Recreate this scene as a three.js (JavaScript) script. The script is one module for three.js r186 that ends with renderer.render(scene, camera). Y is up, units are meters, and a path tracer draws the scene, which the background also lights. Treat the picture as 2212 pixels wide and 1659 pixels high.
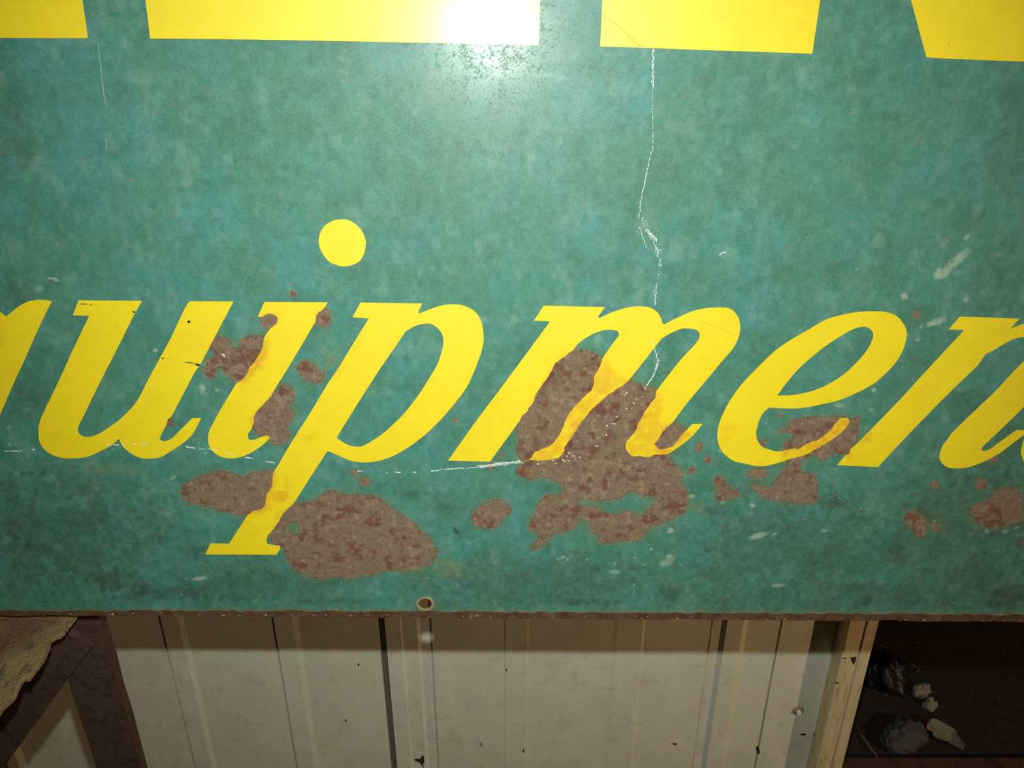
import * as THREE from 'three';
import { mergeGeometries } from 'three/addons/utils/BufferGeometryUtils.js';
import { RoundedBoxGeometry } from 'three/addons/geometries/RoundedBoxGeometry.js';

// ------------------------------------------------------------------ camera, light, exposure
const F = 2000, PITCH = 28.6 * Math.PI / 180, LEAN = 10.4 * Math.PI / 180;      // focal length in photo pixels, camera pitch, lean of the sign
const DIST = 0.7, WALL = 1.023, EYE = 1.42;                                    // lens to sign, lens to siding, lens above the floor
const scene = new THREE.Scene();
scene.background = new THREE.Color(0x000000);
const camera = new THREE.PerspectiveCamera(2 * Math.atan(829.5 / F) * 180 / Math.PI, 2212 / 1659, 0.02, 30);
camera.position.set(0, EYE, 0);
const fwd = new THREE.Vector3(0, -Math.sin(PITCH), -Math.cos(PITCH)), upv = new THREE.Vector3(0, Math.cos(PITCH), -Math.sin(PITCH));
camera.lookAt(camera.position.clone().add(fwd));
const renderer = new THREE.WebGLRenderer({ antialias: true });
renderer.toneMapping = THREE.LinearToneMapping;
renderer.toneMappingExposure = 1.0;
renderer.shadowMap.enabled = true;

// the flash of the compact camera, 7 cm above the lens
const flashAt = camera.position.clone().addScaledVector(upv, 0.07); flashAt.x -= 0.003;
const flash = new THREE.SpotLight(0xfdfff8, 2.3, 0, 47 * Math.PI / 180, 1.0, 2);
flash.position.copy(flashAt);
flash.target.position.copy(flashAt).addScaledVector(fwd, 1);
flash.castShadow = true; flash.shadow.radius = 0.3;
scene.add(flash, flash.target);

// ------------------------------------------------------------------ helpers
let seed = 12345;
const rnd = () => { seed = (seed * 1664525 + 1013904223) >>> 0; return seed / 4294967296; };
const lerp = (a, b, t) => a + (b - a) * t, clamp = (v, a = 0, b = 1) => Math.min(b, Math.max(a, v)), smooth = (a, b, v) => { const t = clamp((v - a) / (b - a)); return t * t * (3 - 2 * t); };
const lat = new Float32Array(65536); for (let i = 0; i < 65536; i++) lat[i] = rnd();
function vn(x, y) {                                                              // value noise, 256 cells before it repeats
  const xi = Math.floor(x), yi = Math.floor(y); let fx = x - xi, fy = y - yi;
  fx = fx * fx * (3 - 2 * fx); fy = fy * fy * (3 - 2 * fy);
  const a = xi & 255, b = (xi + 1) & 255, c = (yi & 255) << 8, d = ((yi + 1) & 255) << 8;
  return (lat[a + c] * (1 - fx) + lat[b + c] * fx) * (1 - fy) + (lat[a + d] * (1 - fx) + lat[b + d] * fx) * fy;
}
function fbm(x, y, n) { let s = 0, w = 0.5, t = 0; for (let i = 0; i < n; i++) { s += w * vn(x, y); t += w; w *= 0.55; x = x * 2.03 + 17.3; y = y * 2.03 + 9.1; } return s / t; }
const counts = {};
function numbered(name) { const n = counts[name] = (counts[name] ?? -1) + 1; return n ? `${name}_${String(n).padStart(3, '0')}` : name; }
function mesh(name, geo, mat, parent = scene) {
  const m = new THREE.Mesh(geo, mat); m.name = parent === scene ? numbered(name) : name; m.castShadow = m.receiveShadow = true; parent.add(m); return m;
}
function tag(o, label, category, kind, group) { o.userData = { label }; if (category) o.userData.category = category; if (kind) o.userData.kind = kind; if (group) o.userData.group = group; return o; }
function thing(name, label, category, pos = [0, 0, 0]) { const g = new THREE.Group(); g.name = numbered(name); g.position.set(...pos); scene.add(g); tag(g, label, category); return g; }
function dataTex(w, h, fn, srgb = true) {                                        // fn(i, j, out) fills 0..255, row 0 is the bottom row
  const d = new Uint8Array(w * h * 4), o = [0, 0, 0];
  for (let j = 0, k = 0; j < h; j++) for (let i = 0; i < w; i++, k += 4) { fn(i, j, o); d[k] = clamp(o[0], 0, 255); d[k + 1] = clamp(o[1], 0, 255); d[k + 2] = clamp(o[2], 0, 255); d[k + 3] = 255; }
  const t = new THREE.DataTexture(d, w, h, THREE.RGBAFormat);
  t.magFilter = THREE.LinearFilter; t.minFilter = THREE.LinearMipmapLinearFilter; t.generateMipmaps = true; t.wrapS = t.wrapT = THREE.MirroredRepeatWrapping;
  if (srgb) t.colorSpace = THREE.SRGBColorSpace; t.needsUpdate = true; return t;
}
function ray(x, y) { return fwd.clone().multiplyScalar(F).addScaledVector(upv, 829.5 - y).add(new THREE.Vector3(x - 1106, 0, 0)); }
function onZ(x, y, z) { const r = ray(x, y); return r.multiplyScalar((z - 0) / r.z).add(camera.position); }       // measured point on the plane at depth z
function onY(x, y, h) { const r = ray(x, y); return r.multiplyScalar((h - EYE) / r.y).add(camera.position); }     // measured point at height h

// the plane of the sign
const TURN = 1.1 * Math.PI / 180, axX = new THREE.Vector3(Math.cos(TURN), 0, -Math.sin(TURN)), nrm = new THREE.Vector3(Math.sin(TURN) * Math.cos(LEAN), Math.sin(LEAN), Math.cos(TURN) * Math.cos(LEAN));
function onSign(x, y) { const r = ray(x, y); return r.multiplyScalar(-DIST / nrm.dot(r)).add(camera.position); }
const base = onSign(1106, 1334);
const axY = new THREE.Vector3().crossVectors(nrm, axX);
function S(x, y) { const p = onSign(x, y).sub(base); return new THREE.Vector2(p.dot(axX), p.dot(axY)); }                  // photo measure -> metres on the sign

// ------------------------------------------------------------------ outlines on the sign
// each outline lists measured points; a capital key names the survey square they were measured in, "c" marks a corner
const SQ = { A: [0, 600, 5.53], B: [0, 800, 5.53], C: [350, 600, 5.53], D: [350, 800, 5.53], E: [350, 1000, 5.53], F: [640, 440, 5.53], G: [700, 640, 5.53], H: [700, 860, 7.373],
  I: [600, 1000, 5.53], J: [950, 640, 5.53], K: [950, 800, 5.53], L: [1250, 640, 5.53], M: [1250, 800, 5.53], N: [950, 950, 3.6867], O: [1530, 640, 5.53], P: [1530, 800, 5.53],
  Q: [1812, 660, 5.53], R: [1812, 800, 5.53], Z: [1800, 980, 4.609], X: [0, 0, 1], T: [0, 0, 2.9105], U: [720, 0, 2.9105], V: [1452, 0, 2.9105] };
function outline(text) {
  const pts = []; let q = SQ.X;
  for (const w of text.trim().split(/\s+/)) {
    if (/^[A-Z]$/.test(w)) { q = SQ[w]; continue; }
    const c = w.endsWith('c'), [a, b] = w.replace('c', '').split(',').map(Number);
    pts.push([q[0] + a / q[2], q[1] + b / q[2], c]);
  }
  const n = pts.length, out = [];
  for (let i = 0; i < n; i++) {                                                   // Catmull-Rom between corners
    const p1 = pts[i], p2 = pts[(i + 1) % n], p0 = p1[2] ? p1 : pts[(i + n - 1) % n], p3 = p2[2] ? p2 : pts[(i + 2) % n];
    const len = Math.hypot(p2[0] - p1[0], p2[1] - p1[1]), k = (p1[2] && p2[2]) ? 1 : Math.max(1, Math.round(len / 4));
    for (let s = 0; s < k; s++) {
      const t = s / k, t2 = t * t, t3 = t2 * t, f = d => 0.5 * (2 * p1[d] + (p2[d] - p0[d]) * t + (2 * p0[d] - 5 * p1[d] + 4 * p2[d] - p3[d]) * t2 + (3 * p1[d] - p0[d] - 3 * p2[d] + p3[d]) * t3);
      out.push([f(0), f(1)]);
    }
  }
  return out;
}
function ragged(poly, amp, step = 2.5) {                                          // a corroded edge: short steps pushed in and out
  const out = []; const n = poly.length;
  for (let i = 0; i < n; i++) {
    const a = poly[i], b = poly[(i + 1) % n], len = Math.hypot(b[0] - a[0], b[1] - a[1]), k = Math.max(1, Math.round(len / step));
    for (let s = 0; s < k; s++) {
      const x = lerp(a[0], b[0], s / k), y = lerp(a[1], b[1], s / k);
      out.push([x + amp * 2 * (fbm(x / 6.5 + 40, y / 6.5, 4) - 0.5) + amp * (rnd() - 0.5) * 0.5, y + amp * 2 * (fbm(x / 6.5, y / 6.5 + 70, 4) - 0.5) + amp * (rnd() - 0.5) * 0.5]);
    }
  }
  return out;
}
function inside(poly, x, y) { let r = false; for (let i = 0, j = poly.length - 1; i < poly.length; j = i++) { const a = poly[i], b = poly[j]; if ((a[1] > y) !== (b[1] > y) && x < (b[0] - a[0]) * (y - a[1]) / (b[1] - a[1]) + a[0]) r = !r; } return r; }
const spot = (x, y, rx, ry, turn = 0, n = 14) => Array.from({ length: n }, (_, i) => { const a = i / n * 2 * Math.PI, u = rx * Math.cos(a), v = ry * Math.sin(a), c = Math.cos(turn), s = Math.sin(turn); return [x + u * c - v * s, y + u * s + v * c]; });

const letters = [
  ['letter', 'foot of a tall yellow capital letter with an upright right side', ['X -330,-250c 145,-250c T 518,0c 553,240c 300,240 0,238c X -330,76c']],
  ['letter', 'wide yellow foot of a capital letter under the flash glare', ['X 284,-250c 1173,-250c U 1302,0c 1292,287c 850,277 400,266 0,258 X 500,85 T 945,243c 915,0c']],
  ['letter', 'yellow foot of a capital letter with a thin dark scratch', ['X 1311,-250c 1800,-250c V 930,0c 880,338c 400,322 0,308 U 1900,299 1677,293c 1690,0c']],
  ['letter', 'yellow capital letter with a slanting left side', ['X 1890,-250c 2420,-250c 2420,140c V 2212,388 1800,372 1660,366 1597,360c 1500,0c']],
  ['letter', 'yellow italic letter q cut by the rim of the sheet', ['A 75,462c 150,400 250,325 350,280 450,262 540,265 622,282c 515,490 400,740 300,970 150,1290 0,1640 X -60,1030 -136,1195c -290,1195c -278,1172c -240,1172c -150,985c -215,1000 -262,960 -272,890 -240,790 -180,700 -110,655 -50,650 -15,664'], ['X -75,690 -110,700 -160,780 -190,870 -195,930 -175,955 -140,930 -100,870 -50,760 -45,710']],
  ['letter', 'yellow italic letter u', [`A 940,268c 1697,275c 1690,292c 1600,450 1400,850 1200,1240 1000,1650 B 950,640 930,700 940,750 985,785 1040,795 1100,788 1200,745 1300,680 1400,610 1500,520 1600,415 1680,290 1750,150 1830,0
    A 1920,940 2050,700 2200,380 C 330,280c 855,282c 850,294c 640,690 455,1040 D 405,0 250,290 110,555 75,570c 58,640c B 1920,780 1910,820 1940,842 D 60,840 130,800 200,730 280,650 360,570c 470,568c 455,600 380,740 300,830 200,905 100,970 0,1030
    B 1880,1045 1780,1055 1680,1045 1580,1000 1500,940 1450,880 1425,815c 1350,880 1270,930 1150,990 1050,1030 930,1048 800,1050 700,1035 600,995 520,930 475,850 460,760 465,660 490,570 540,460 620,300 700,130 760,0 A 900,800 1060,470c 1060,455c 870,448c`]],
  ['letter', 'yellow italic letter i eaten into by rust', [`C 1225,288c 1978,292c 1950,345 1915,385c 1880,410 1840,460c 1835,530c 1800,580 1720,720 1600,920 1480,1120 1360,1310 1290,1425 1190,1535c D 1130,490 1095,560 1100,620 1070,690 1030,760 1030,800 1050,830 1110,825 1180,795 1250,780 1290,785c 1275,825c
    1210,885 1120,950 1000,1015 880,1048 780,1048 680,1020 600,960 560,890 550,800 565,720 610,630 680,500 780,330 890,150c C 920,1245c 1000,1170 1050,1070 1110,1000 1170,900 1210,820c 1215,740 1245,670 1310,590c 1370,540 1385,480 1350,445 1290,428 1240,440 1200,465 1145,465c`]],
  ['letter', 'yellow italic letter p with a long foot between rust patches', [`G 435,75c 1175,85c 1125,185c 1140,205c 1250,160 1400,110 1540,95 1660,110 1780,165 1850,240 1890,340 1905,450 1905,540 1880,660 1835,790 1770,950 1675,1130
    H 1950,240 1700,500 1500,670 1300,810 1100,920 900,990 700,1022 560,1018 400,985 250,920 60,840c 30,880c D 1900,1080 1750,1310 E 1700,285 1580,470 1500,550c 1450,600 1400,690 1340,780 1280,850 1255,890 1250,960c 1290,975 1405,990c 1415,1020c 1370,1095c 515,1090c 580,962c 800,965c 1020,625c
    1080,575c 1180,550 1230,500 1250,380c 1310,280 1325,130c D 1540,870 1780,490 1960,190 G 180,840 350,560 535,265c 340,250c`],
    ['G 970,420c 1070,360 1150,332 1240,322 1300,335 1370,390 1415,460 1428,550 1410,650 1360,800 1270,960 1135,1170 H 1280,240 1100,420 930,570 750,690 620,760 540,772 450,765 350,730 195,630c G 410,1265 650,890 850,600']],
  ['letter', 'yellow italic letter m with legs eaten away by rust', [`J 1240,112c 1972,128c 1890,245c 1905,262c L 400,190 600,130 750,120 850,135 940,190 980,260 1000,320c 1020,335c 1200,245 1400,165 1600,135 1750,135 1830,160 1900,240 1928,340 1920,450 1890,540 1830,640 1700,790 1500,1030 1300,1270 1150,1470c
    M 1110,635 1050,680 1000,740 940,830 905,880c 930,920 990,940 1060,930 1130,900 1200,810 1270,730 1360,640c 1480,637c 1440,690 1340,800 1240,880 1140,950 1050,1000 900,1005c 850,1030 780,1035 740,1020 690,1030 630,1020 580,970 555,910 570,860 620,790 690,715c 700,650 745,580 790,490 860,390c 915,320 920,260c 935,235c
    L 1200,780 1400,560 1440,490 1440,440 1400,400 1310,385 1220,390 1100,440 990,505c 900,620 800,750 600,1000c M 540,170 420,245 330,310c 230,400 140,480c 80,560 K 1660,660 1600,760 1530,860 1490,910 1490,960c 1440,1030 1350,1060 1200,1075 1070,1070 1015,1085c 1100,1040 1120,990 1200,950 1290,910 1340,875c 1400,810 1470,690 1500,600 1530,540 1570,480 1640,400 1750,290 1810,240c
    J 1840,1025 1850,940 1900,860 1940,745c 2060,570 2130,480 2138,440 2110,410 2040,400 1960,405 1850,440 1740,500 1650,570 1600,640c 1500,710 1380,800c 1300,950 1220,1060 1150,1170 1110,1280 1060,1330 1040,1380 985,1425 960,1480c K 600,1090c 98,1078c 400,650 700,250 J 1310,310c 1300,297c 1122,292c`]],
  ['letter', 'yellow italic letter e with a worn tail over rust', [`O 1400,280 1560,230 1720,195 1870,180 2030,180 2110,185 Q 640,100 720,150 790,250 812,340 800,420 770,520 700,650 600,770 470,890 420,930 260,1020 0,1130 O 1350,1290 1180,1325 1000,1340 720,1330c 650,1400 600,1500 575,1600 P 570,730 580,820 620,890c 660,920 760,955 860,968 1000,935 1080,945c 1130,905 1210,860 1320,825 1440,730 1540,610 1580,575 1640,568 1680,590 1670,650 1600,730 1480,820 1300,930 1130,1020 1000,1050 880,1090 740,1130
    650,1145 560,1140 420,1110 300,1080 200,1010 140,930 110,830 108,740 125,650 160,550 240,390 340,240 440,120 O 560,880 700,740 850,610 1050,480 1200,395`],
    ['O 820,1188c 900,1070 1050,890 1200,750 1400,590 1600,460 1740,385 1840,362 1900,370 1950,405 1970,460 1950,540 1890,650 1780,780 1620,930 1450,1040 1300,1110 1150,1155 1000,1180']],
  ['letter', 'yellow italic letter n at the dim side of the sheet', [`Q 1445,130c 2155,155c 2045,275c 2130,245 2212,215 X 2290,678 2335,688 2345,715 2300,780 R 2212,430 2000,640 1800,830 1720,910 1700,940 1710,960 1750,962 1820,930 1900,870 2000,800 2120,712c X 2228,929c R 2212,770 2100,850 2000,930 1900,1000 1750,1080 1600,1140 1500,1165 1400,1170 1300,1160 1230,1110 1200,1050 1210,970 1240,900 1300,820 1350,750 1500,600 1700,410 1900,215 2100,0
    X 2240,752 2252,733 2237,722 2212,728 Q 2100,395 1950,470 1850,530 1750,580c 1650,720 1400,960 1100,1260 720,1655 R 465,1155c P 1540,1130c 1640,1010c 1680,1000 1700,940 1770,880 1900,750 R 700,380 1050,0 Q 1490,300c 1490,290c 1310,285c`]],
  ['letter', 'yellow italic letter t mostly past the rim of the picture', ['X 2380,600c 2420,600c 2392,692c 2420,693c 2412,716c 2378,716c 2300,880 2275,950 2290,962 2330,930c 2345,930c 2310,985 2260,1012 2225,1008 2208,990 2208,960 2240,880 2325,716c 2300,714c 2306,691c 2345,690c']],
].map(([name, label, o, h]) => ({ name, label, poly: outline(o[0]), holes: h ? [outline(h[0])] : [] }));
const dot = outline('F 540,188 620,195 700,240 780,320 825,420 832,490 805,610 750,690 660,735 560,750 470,730 380,680 310,590 270,480 280,370 330,275 430,205');

const rustText = [
  ['C 690,690 760,720 830,790 840,840 910,840 940,760 1000,710 1100,700 1200,700 1290,780 1250,950 1100,1150 980,1260 880,1245 800,1180 730,1100 710,1030 670,1060 620,1130 620,1180 570,1195 510,1150 490,1090 545,1060 540,990 600,970 650,940 640,880 570,830 600,770'],
  ['C 1200,465 1290,425 1390,450 1395,520 1340,590 1280,610 1210,570 1180,510'], ['C 1915,385 1960,370 2000,450 2000,530 1940,580 1860,560 1830,500 1850,420'],
  ['C 1680,1000 1760,1000 1830,1070 1900,1110 1940,1160 1920,1220 1850,1240 1760,1230 1680,1180 1620,1110 1630,1050'],
  ['D 1480,180 1540,200 1575,270 1560,340 1510,370 1540,440 1570,540 1550,620 1480,650 1520,720 1530,800 1470,860 1380,880 1300,860 1270,810 1150,770 1100,690 1060,640 1060,560 1150,450 1260,340 1350,260 1400,200'],
  ['E 240,330 290,240 400,200 520,150 650,105 780,110 880,150 940,200 1000,160 1120,100 1250,95 1360,110 1380,200 1340,330 1290,480 1240,590 1050,620 900,610 780,570 720,580 650,540 500,520 380,480 290,430 250,390'],
  ['I 20,680 100,560 250,500 400,470 530,380 650,330 740,360 850,380 1050,380 1180,410 1300,500 1420,590 1540,660 1680,780 1800,900 1860,1000 1890,1090 1840,1200 1700,1270 1500,1290 1300,1280 1150,1320 1000,1330 880,1380 700,1360 500,1380 350,1350 220,1270 130,1180 90,1080 60,1000 -30,960 -90,900 -60,800', 'I 120,720 230,710 270,790 220,870 150,840'],
  [`J 1560,650 1640,640 1740,655 1860,700 1950,745 L 500,960 600,1000 700,1045 800,1070 880,1100 935,1130 980,1180 1000,1300 M 950,600 1100,640 1180,650 1270,690 1300,720 1250,800 1150,920 1050,1010 1060,1070 1140,1130 1200,1180 1250,1230 1170,1300 1230,1380 1290,1450 1300,1540 N 1950,560 1860,620 1750,670 1690,680 1640,720 1600,790 1500,800 1380,815 1280,820 1270,760 1200,730 1190,660 1100,630 1080,700 960,730 880,760 830,750 730,720 720,660 760,590 800,490 850,450 950,435 1000,420 1000,380 930,330 830,290 720,310 640,280 610,250 640,210 650,170 630,120 620,60 640,0
    K 940,820 940,700 950,600 1050,430 J 1200,1080 1380,790`, 'N 1090,470 1200,480 1290,480 1420,470 1480,420 1560,410 1600,440 1740,460 1700,510 1630,590 1560,590 1480,575 1400,600 1310,580 1250,540 1130,530'],
  ['N 290,560 380,500 470,480 540,520 550,580 490,620 470,680 400,700 300,690 265,640'],
  [`P 970,600 1080,590 1170,560 1290,560 1400,570 1480,555 1600,560 1700,590 1780,560 1810,600 1770,690 1780,780 1730,880 1680,970 1600,990 1480,990 1440,1040 1400,1040 1360,1100 1330,1050 1270,1000 1180,1040 1090,1080 1110,1150 1080,1220 1200,1230 1270,1280 1290,1400 1280,1560 1200,1580 1050,1570 900,1560 750,1540 640,1490 570,1430 530,1400 560,1370 640,1400 800,1380 830,1290 900,1200 950,1140 930,1090 850,1080 880,960 930,900 920,870 1000,830 1040,770 940,740 880,740 810,750 860,700 960,690`],
  ['P 470,1220 560,1180 660,1190 690,1250 620,1280 520,1270 450,1250'], ['P 100,1270 180,1290 220,1400 370,1480 280,1520 160,1560 100,1520 130,1450 90,1370'],
  ['Z 1360,590 1400,530 1550,470 1620,390 1700,350 1820,370 1870,430 1880,560 1899,640 1760,700 1640,740 1540,740 1450,690 1420,640'],
  ['Z 700,640 790,580 880,640 930,700 920,790 840,820 770,720'], ['A -120,560 -20,560 45,690 25,800 -10,890 -120,880'], ['N 830,750 880,770 850,800 790,850 740,880 730,850 770,810'],
];
const spots = [[1511, 966, 5, 12, 0.5], [1528, 993, 7, 6], [1497, 1015, 9, 5, -0.6], [1083, 983, 5, 4], [1059, 1007, 6, 5], [765, 1021, 6, 6], [788, 1039, 11, 10], [633.5, 634.5, 5, 4.5], [1980, 680, 6, 7], [984, 908, 6, 4, 0.6], [1684, 897, 5, 4], [1648, 957, 7, 7], [367, 912, 6, 8], [2020, 1048, 9, 6], [2119, 1046, 13, 11], [2022, 1137, 8, 8], [2146, 991, 12, 5, -0.4]];
const rusts = rustText.map(([o, h]) => ({ poly: ragged(outline(o), 3.4, 2), holes: h ? [ragged(outline(h), 3.4, 2)] : [] })).concat(spots.map(s => ({ poly: ragged(spot(...s), 1.6, 2), holes: [], small: true })));

const onLetter = (x, y) => letters.some(l => inside(l.poly, x, y) && !l.holes.some(h => inside(h, x, y)));
for (const l of letters) {                                                        // enamel edges that border on rust are chipped
  const out = [], n = l.poly.length;
  for (let i = 0; i < n; i++) {
    const a = l.poly[i], b = l.poly[(i + 1) % n], len = Math.hypot(b[0] - a[0], b[1] - a[1]), mid = [(a[0] + b[0]) / 2, (a[1] + b[1]) / 2];
    const worn = len < 60 && rusts.some(r => !r.small && inside(r.poly, ...mid)), k = worn ? Math.max(1, Math.round(len / 2.2)) : 1;
    for (let q = 0; q < k; q++) { const x = lerp(a[0], b[0], q / k), y = lerp(a[1], b[1], q / k); out.push(worn ? [x + 3 * (fbm(x / 5, y / 5 + 9, 3) - 0.5), y + 3 * (fbm(x / 5 + 30, y / 5, 3) - 0.5)] : [x, y]); }
  }
  l.poly = out;
}

// ------------------------------------------------------------------ textures of the sign, laid out in metres on its plane
const c0 = S(-60, 1350), c1 = S(2272, 1350), TX0 = c0.x, TX1 = c1.x, TY0 = S(1106, 1352).y, TY1 = S(1106, -40).y, TW = 2048, TH = Math.round(TW * (TY1 - TY0) / (TX1 - TX0));
const tx = p => { const s = S(p[0], p[1]); return [(s.x - TX0) / (TX1 - TX0) * TW, (s.y - TY0) / (TY1 - TY0) * TH]; };
function fillPoly(buf, poly, value) {
  const q = poly.map(tx); let lo = Infinity, hi = -Infinity; for (const p of q) { lo = Math.min(lo, p[1]); hi = Math.max(hi, p[1]); }
  for (let j = Math.max(0, Math.floor(lo)); j <= Math.min(TH - 1, Math.ceil(hi)); j++) {
    const xs = []; const y = j + 0.5; for (let i = 0, k = q.length - 1; i < q.length; k = i++) { const a = q[i], b = q[k]; if ((a[1] > y) !== (b[1] > y)) xs.push(a[0] + (b[0] - a[0]) * (y - a[1]) / (b[1] - a[1])); }
    xs.sort((a, b) => a - b);
    for (let k = 0; k + 1 < xs.length; k += 2) for (let i = Math.max(0, Math.round(xs[k])); i < Math.min(TW, Math.round(xs[k + 1])); i++) buf[j * TW + i] = value;
  }
}
function blur(src, r, times = 2) {
  let a = src.slice(), b = new Float32Array(src.length);
  for (let n = 0; n < times; n++) {
    for (let j = 0; j < TH; j++) { let s = 0; const o = j * TW; for (let i = -r; i <= r; i++) s += a[o + clamp(i, 0, TW - 1)]; for (let i = 0; i < TW; i++) { b[o + i] = s / (2 * r + 1); s += a[o + Math.min(TW - 1, i + r + 1)] - a[o + Math.max(0, i - r)]; } }
    for (let i = 0; i < TW; i++) { let s = 0; for (let j = -r; j <= r; j++) s += b[clamp(j, 0, TH - 1) * TW + i]; for (let j = 0; j < TH; j++) { a[j * TW + i] = s / (2 * r + 1); s += b[Math.min(TH - 1, j + r + 1) * TW + i] - b[Math.max(0, j - r) * TW + i]; } }
  }
  return a;
}
const edge = []; for (let x = 2450; x >= -420; x -= 14) edge.push([x, 1329.5 + (x > 300 ? (x - 300) * 0.0072 : 0) + 3.2 * (fbm(x / 40, 3, 3) - 0.5) * (x > 1880 ? 2 : 1)]);
const up = []; for (let x = -420; x <= 2450; x += 5) up.push([x, 1320 + (x > 600 ? (x - 600) * 0.005 : 0) + 7 * (fbm(x / 18, 9, 3) - 0.5)]);
const rustMask = new Float32Array(TW * TH); fillPoly(rustMask, [...up, ...edge], 1);
for (const r of rusts) { fillPoly(rustMask, r.poly, 1); for (const h of r.holes) fillPoly(rustMask, h, 0); }
const rustNear = blur(rustMask, 3), rustFar = blur(rustMask, 12);
// scuffs, stains: [x, y, rx, ry, turn, strength] in photo measure
const scuffs = [[2068, 562, 34, 14, -0.85, 0.5], [2035, 590, 20, 14, -0.6, 0.5], [2088, 512, 8, 5, -0.8, 0.35], [1954, 640, 10, 11, 0, 0.6], [2086, 648, 9, 11, 0.4, 0.5], [2018, 697, 26, 10, -0.4, 0.55], [1990, 704, 6, 10, 0, 0.4], [1982, 735, 9, 5, -0.5, 0.35], [432, 1250, 24, 6, -0.1, 0.55], [1638, 1158, 28, 8, -0.3, 0.5], [1674, 1153, 8, 3, -0.4, 0.5], [1448, 1146, 9, 8, 0, 0.55], [1440, 1214, 22, 10, -0.6, 0.4], [1447, 1202, 8, 6, 0, 0.5], [1682, 1265, 16, 6, 0, 0.5], [1407, 1187, 5, 4, 0, 0.6], [1780, 1147, 9, 4, 0, 0.4], [437, 839, 11, 13, 0, 0.5], [468, 843, 7, 6, 0, 0.4], [1887, 843, 8, 6, 0, 0.45], [1883, 885, 6, 5, 0, 0.4], [1810, 877, 14, 6, 0, 0.3], [1625, 1092, 9, 6, 0.4, 0.55], [1495, 1073, 8, 5, 0, 0.5], [1560, 1085, 8, 3, 0, 0.4], [370, 1035, 12, 4, -0.6, 0.4], [120, 605, 9, 4, 0.5, 0.6], [105, 602, 6, 3, 0, 0.6], [335, 757, 6, 5, 0, 0.5], [1215, 1204, 6, 5, 0, 0.4], [1268, 1209, 4, 5, 0, 0.4], [1327, 1218, 4, 5, 0, 0.45], [1391, 1220, 4, 3, 0, 0.4], [1205, 1208, 5, 5, 0, 0.3], [1325, 1235, 16, 6, 0, 0.4], [1370, 1206, 3, 3, 0, 0.5], [1225, 1210, 4, 4, 0, 0.35], [2130, 1148, 5, 5, 0, 0.4], [2170, 1148, 8, 6, 0, 0.45], [2195, 1140, 8, 4, -0.7, 0.45], [1850, 582, 5, 4, -0.5, 0.35], [1895, 520, 16, 18, 0, 0.18], [1180, 163, 35, 6, 0, 0.2], [1220, 170, 20, 6, 0, 0.2], [790, 1240, 8, 3, 0, 0.4], [760, 1247, 10, 4, 0, 0.3], [923, 1250, 4, 2, 0, 0.4], [85, 625, 12, 7, 0, 0.25], [1040, 690, 14, 12, 0, 0.2], [1110, 690, 16, 14, 0, 0.2], [1290, 735, 10, 14, 0, 0.25], [20, 960, 5, 8, 0, 0.4], [18, 924, 5, 4, 0, 0.4]];
for (let i = 0; i < 70; i++) { const y = 620 + 700 * Math.sqrt(rnd()); scuffs.push([rnd() * 2212, y, 2 + 5 * rnd() * rnd(), 1.5 + 3 * rnd(), (rnd() - 0.5) * 1.4, 0.15 + 0.3 * rnd()]); }
for (let i = 0; i < 60; i++) scuffs.push([rnd() * 2212, 110 + 1150 * rnd(), 0.8 + rnd(), 0.8 + rnd(), rnd(), 0.25 + 0.4 * rnd()]);
const olives = [[960, 1225, 42, 26, 0.2, 0.75], [900, 1215, 40, 24, 0, 0.5], [230, 1012, 90, 18, 0.1, 0.4], [715, 775, 26, 30, 0.6, 0.5], [700, 720, 20, 22, 0, 0.25], [1505, 1098, 40, 16, -0.2, 0.5], [1395, 1140, 22, 10, 0, 0.6], [1275, 1130, 14, 18, 0, 0.5], [1262, 1085, 20, 14, 0, 0.35], [860, 1230, 30, 12, 0, 0.4], [1720, 1095, 20, 10, 0, 0.3], [980, 1236, 90, 30, 0, 0.25]];
const browns = [[440, 1055, 60, 30, 0, 0.0], [1560, 1055, 30, 28, 0, 0.35], [1990, 1120, 30, 26, 0, 0.35], [2150, 1090, 60, 40, -0.4, 0.3], [1640, 1040, 40, 30, 0, 0.2], [2205, 1165, 12, 40, 0, 0.5]];
function splat(list) {
  const b = new Float32Array(TW * TH);
  for (const [x, y, rx, ry, turn, v] of list) {
    const c = tx([x, y]), k = (tx([x + 10, y])[0] - c[0]) / 10, R = Math.ceil(Math.max(rx, ry) * k * 1.8), cs = Math.cos(-turn), sn = Math.sin(-turn);
    for (let j = Math.max(0, Math.floor(c[1] - R)); j < Math.min(TH, c[1] + R); j++) for (let i = Math.max(0, Math.floor(c[0] - R)); i < Math.min(TW, c[0] + R); i++) {
      const u = (i - c[0]) / k, w = -(j - c[1]) / k, e = Math.hypot((u * cs - w * sn) / rx, (u * sn + w * cs) / ry) + 1.1 * (fbm(i / 9, j / 9, 3) - 0.5);
      const t = v * (1 - smooth(0.35, 1.15, e)); if (t > b[j * TW + i]) b[j * TW + i] = t;
    }
  }
  return b;
}
const scuffMap = splat(scuffs), oliveMap = splat(olives), brownMap = splat(browns);
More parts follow.
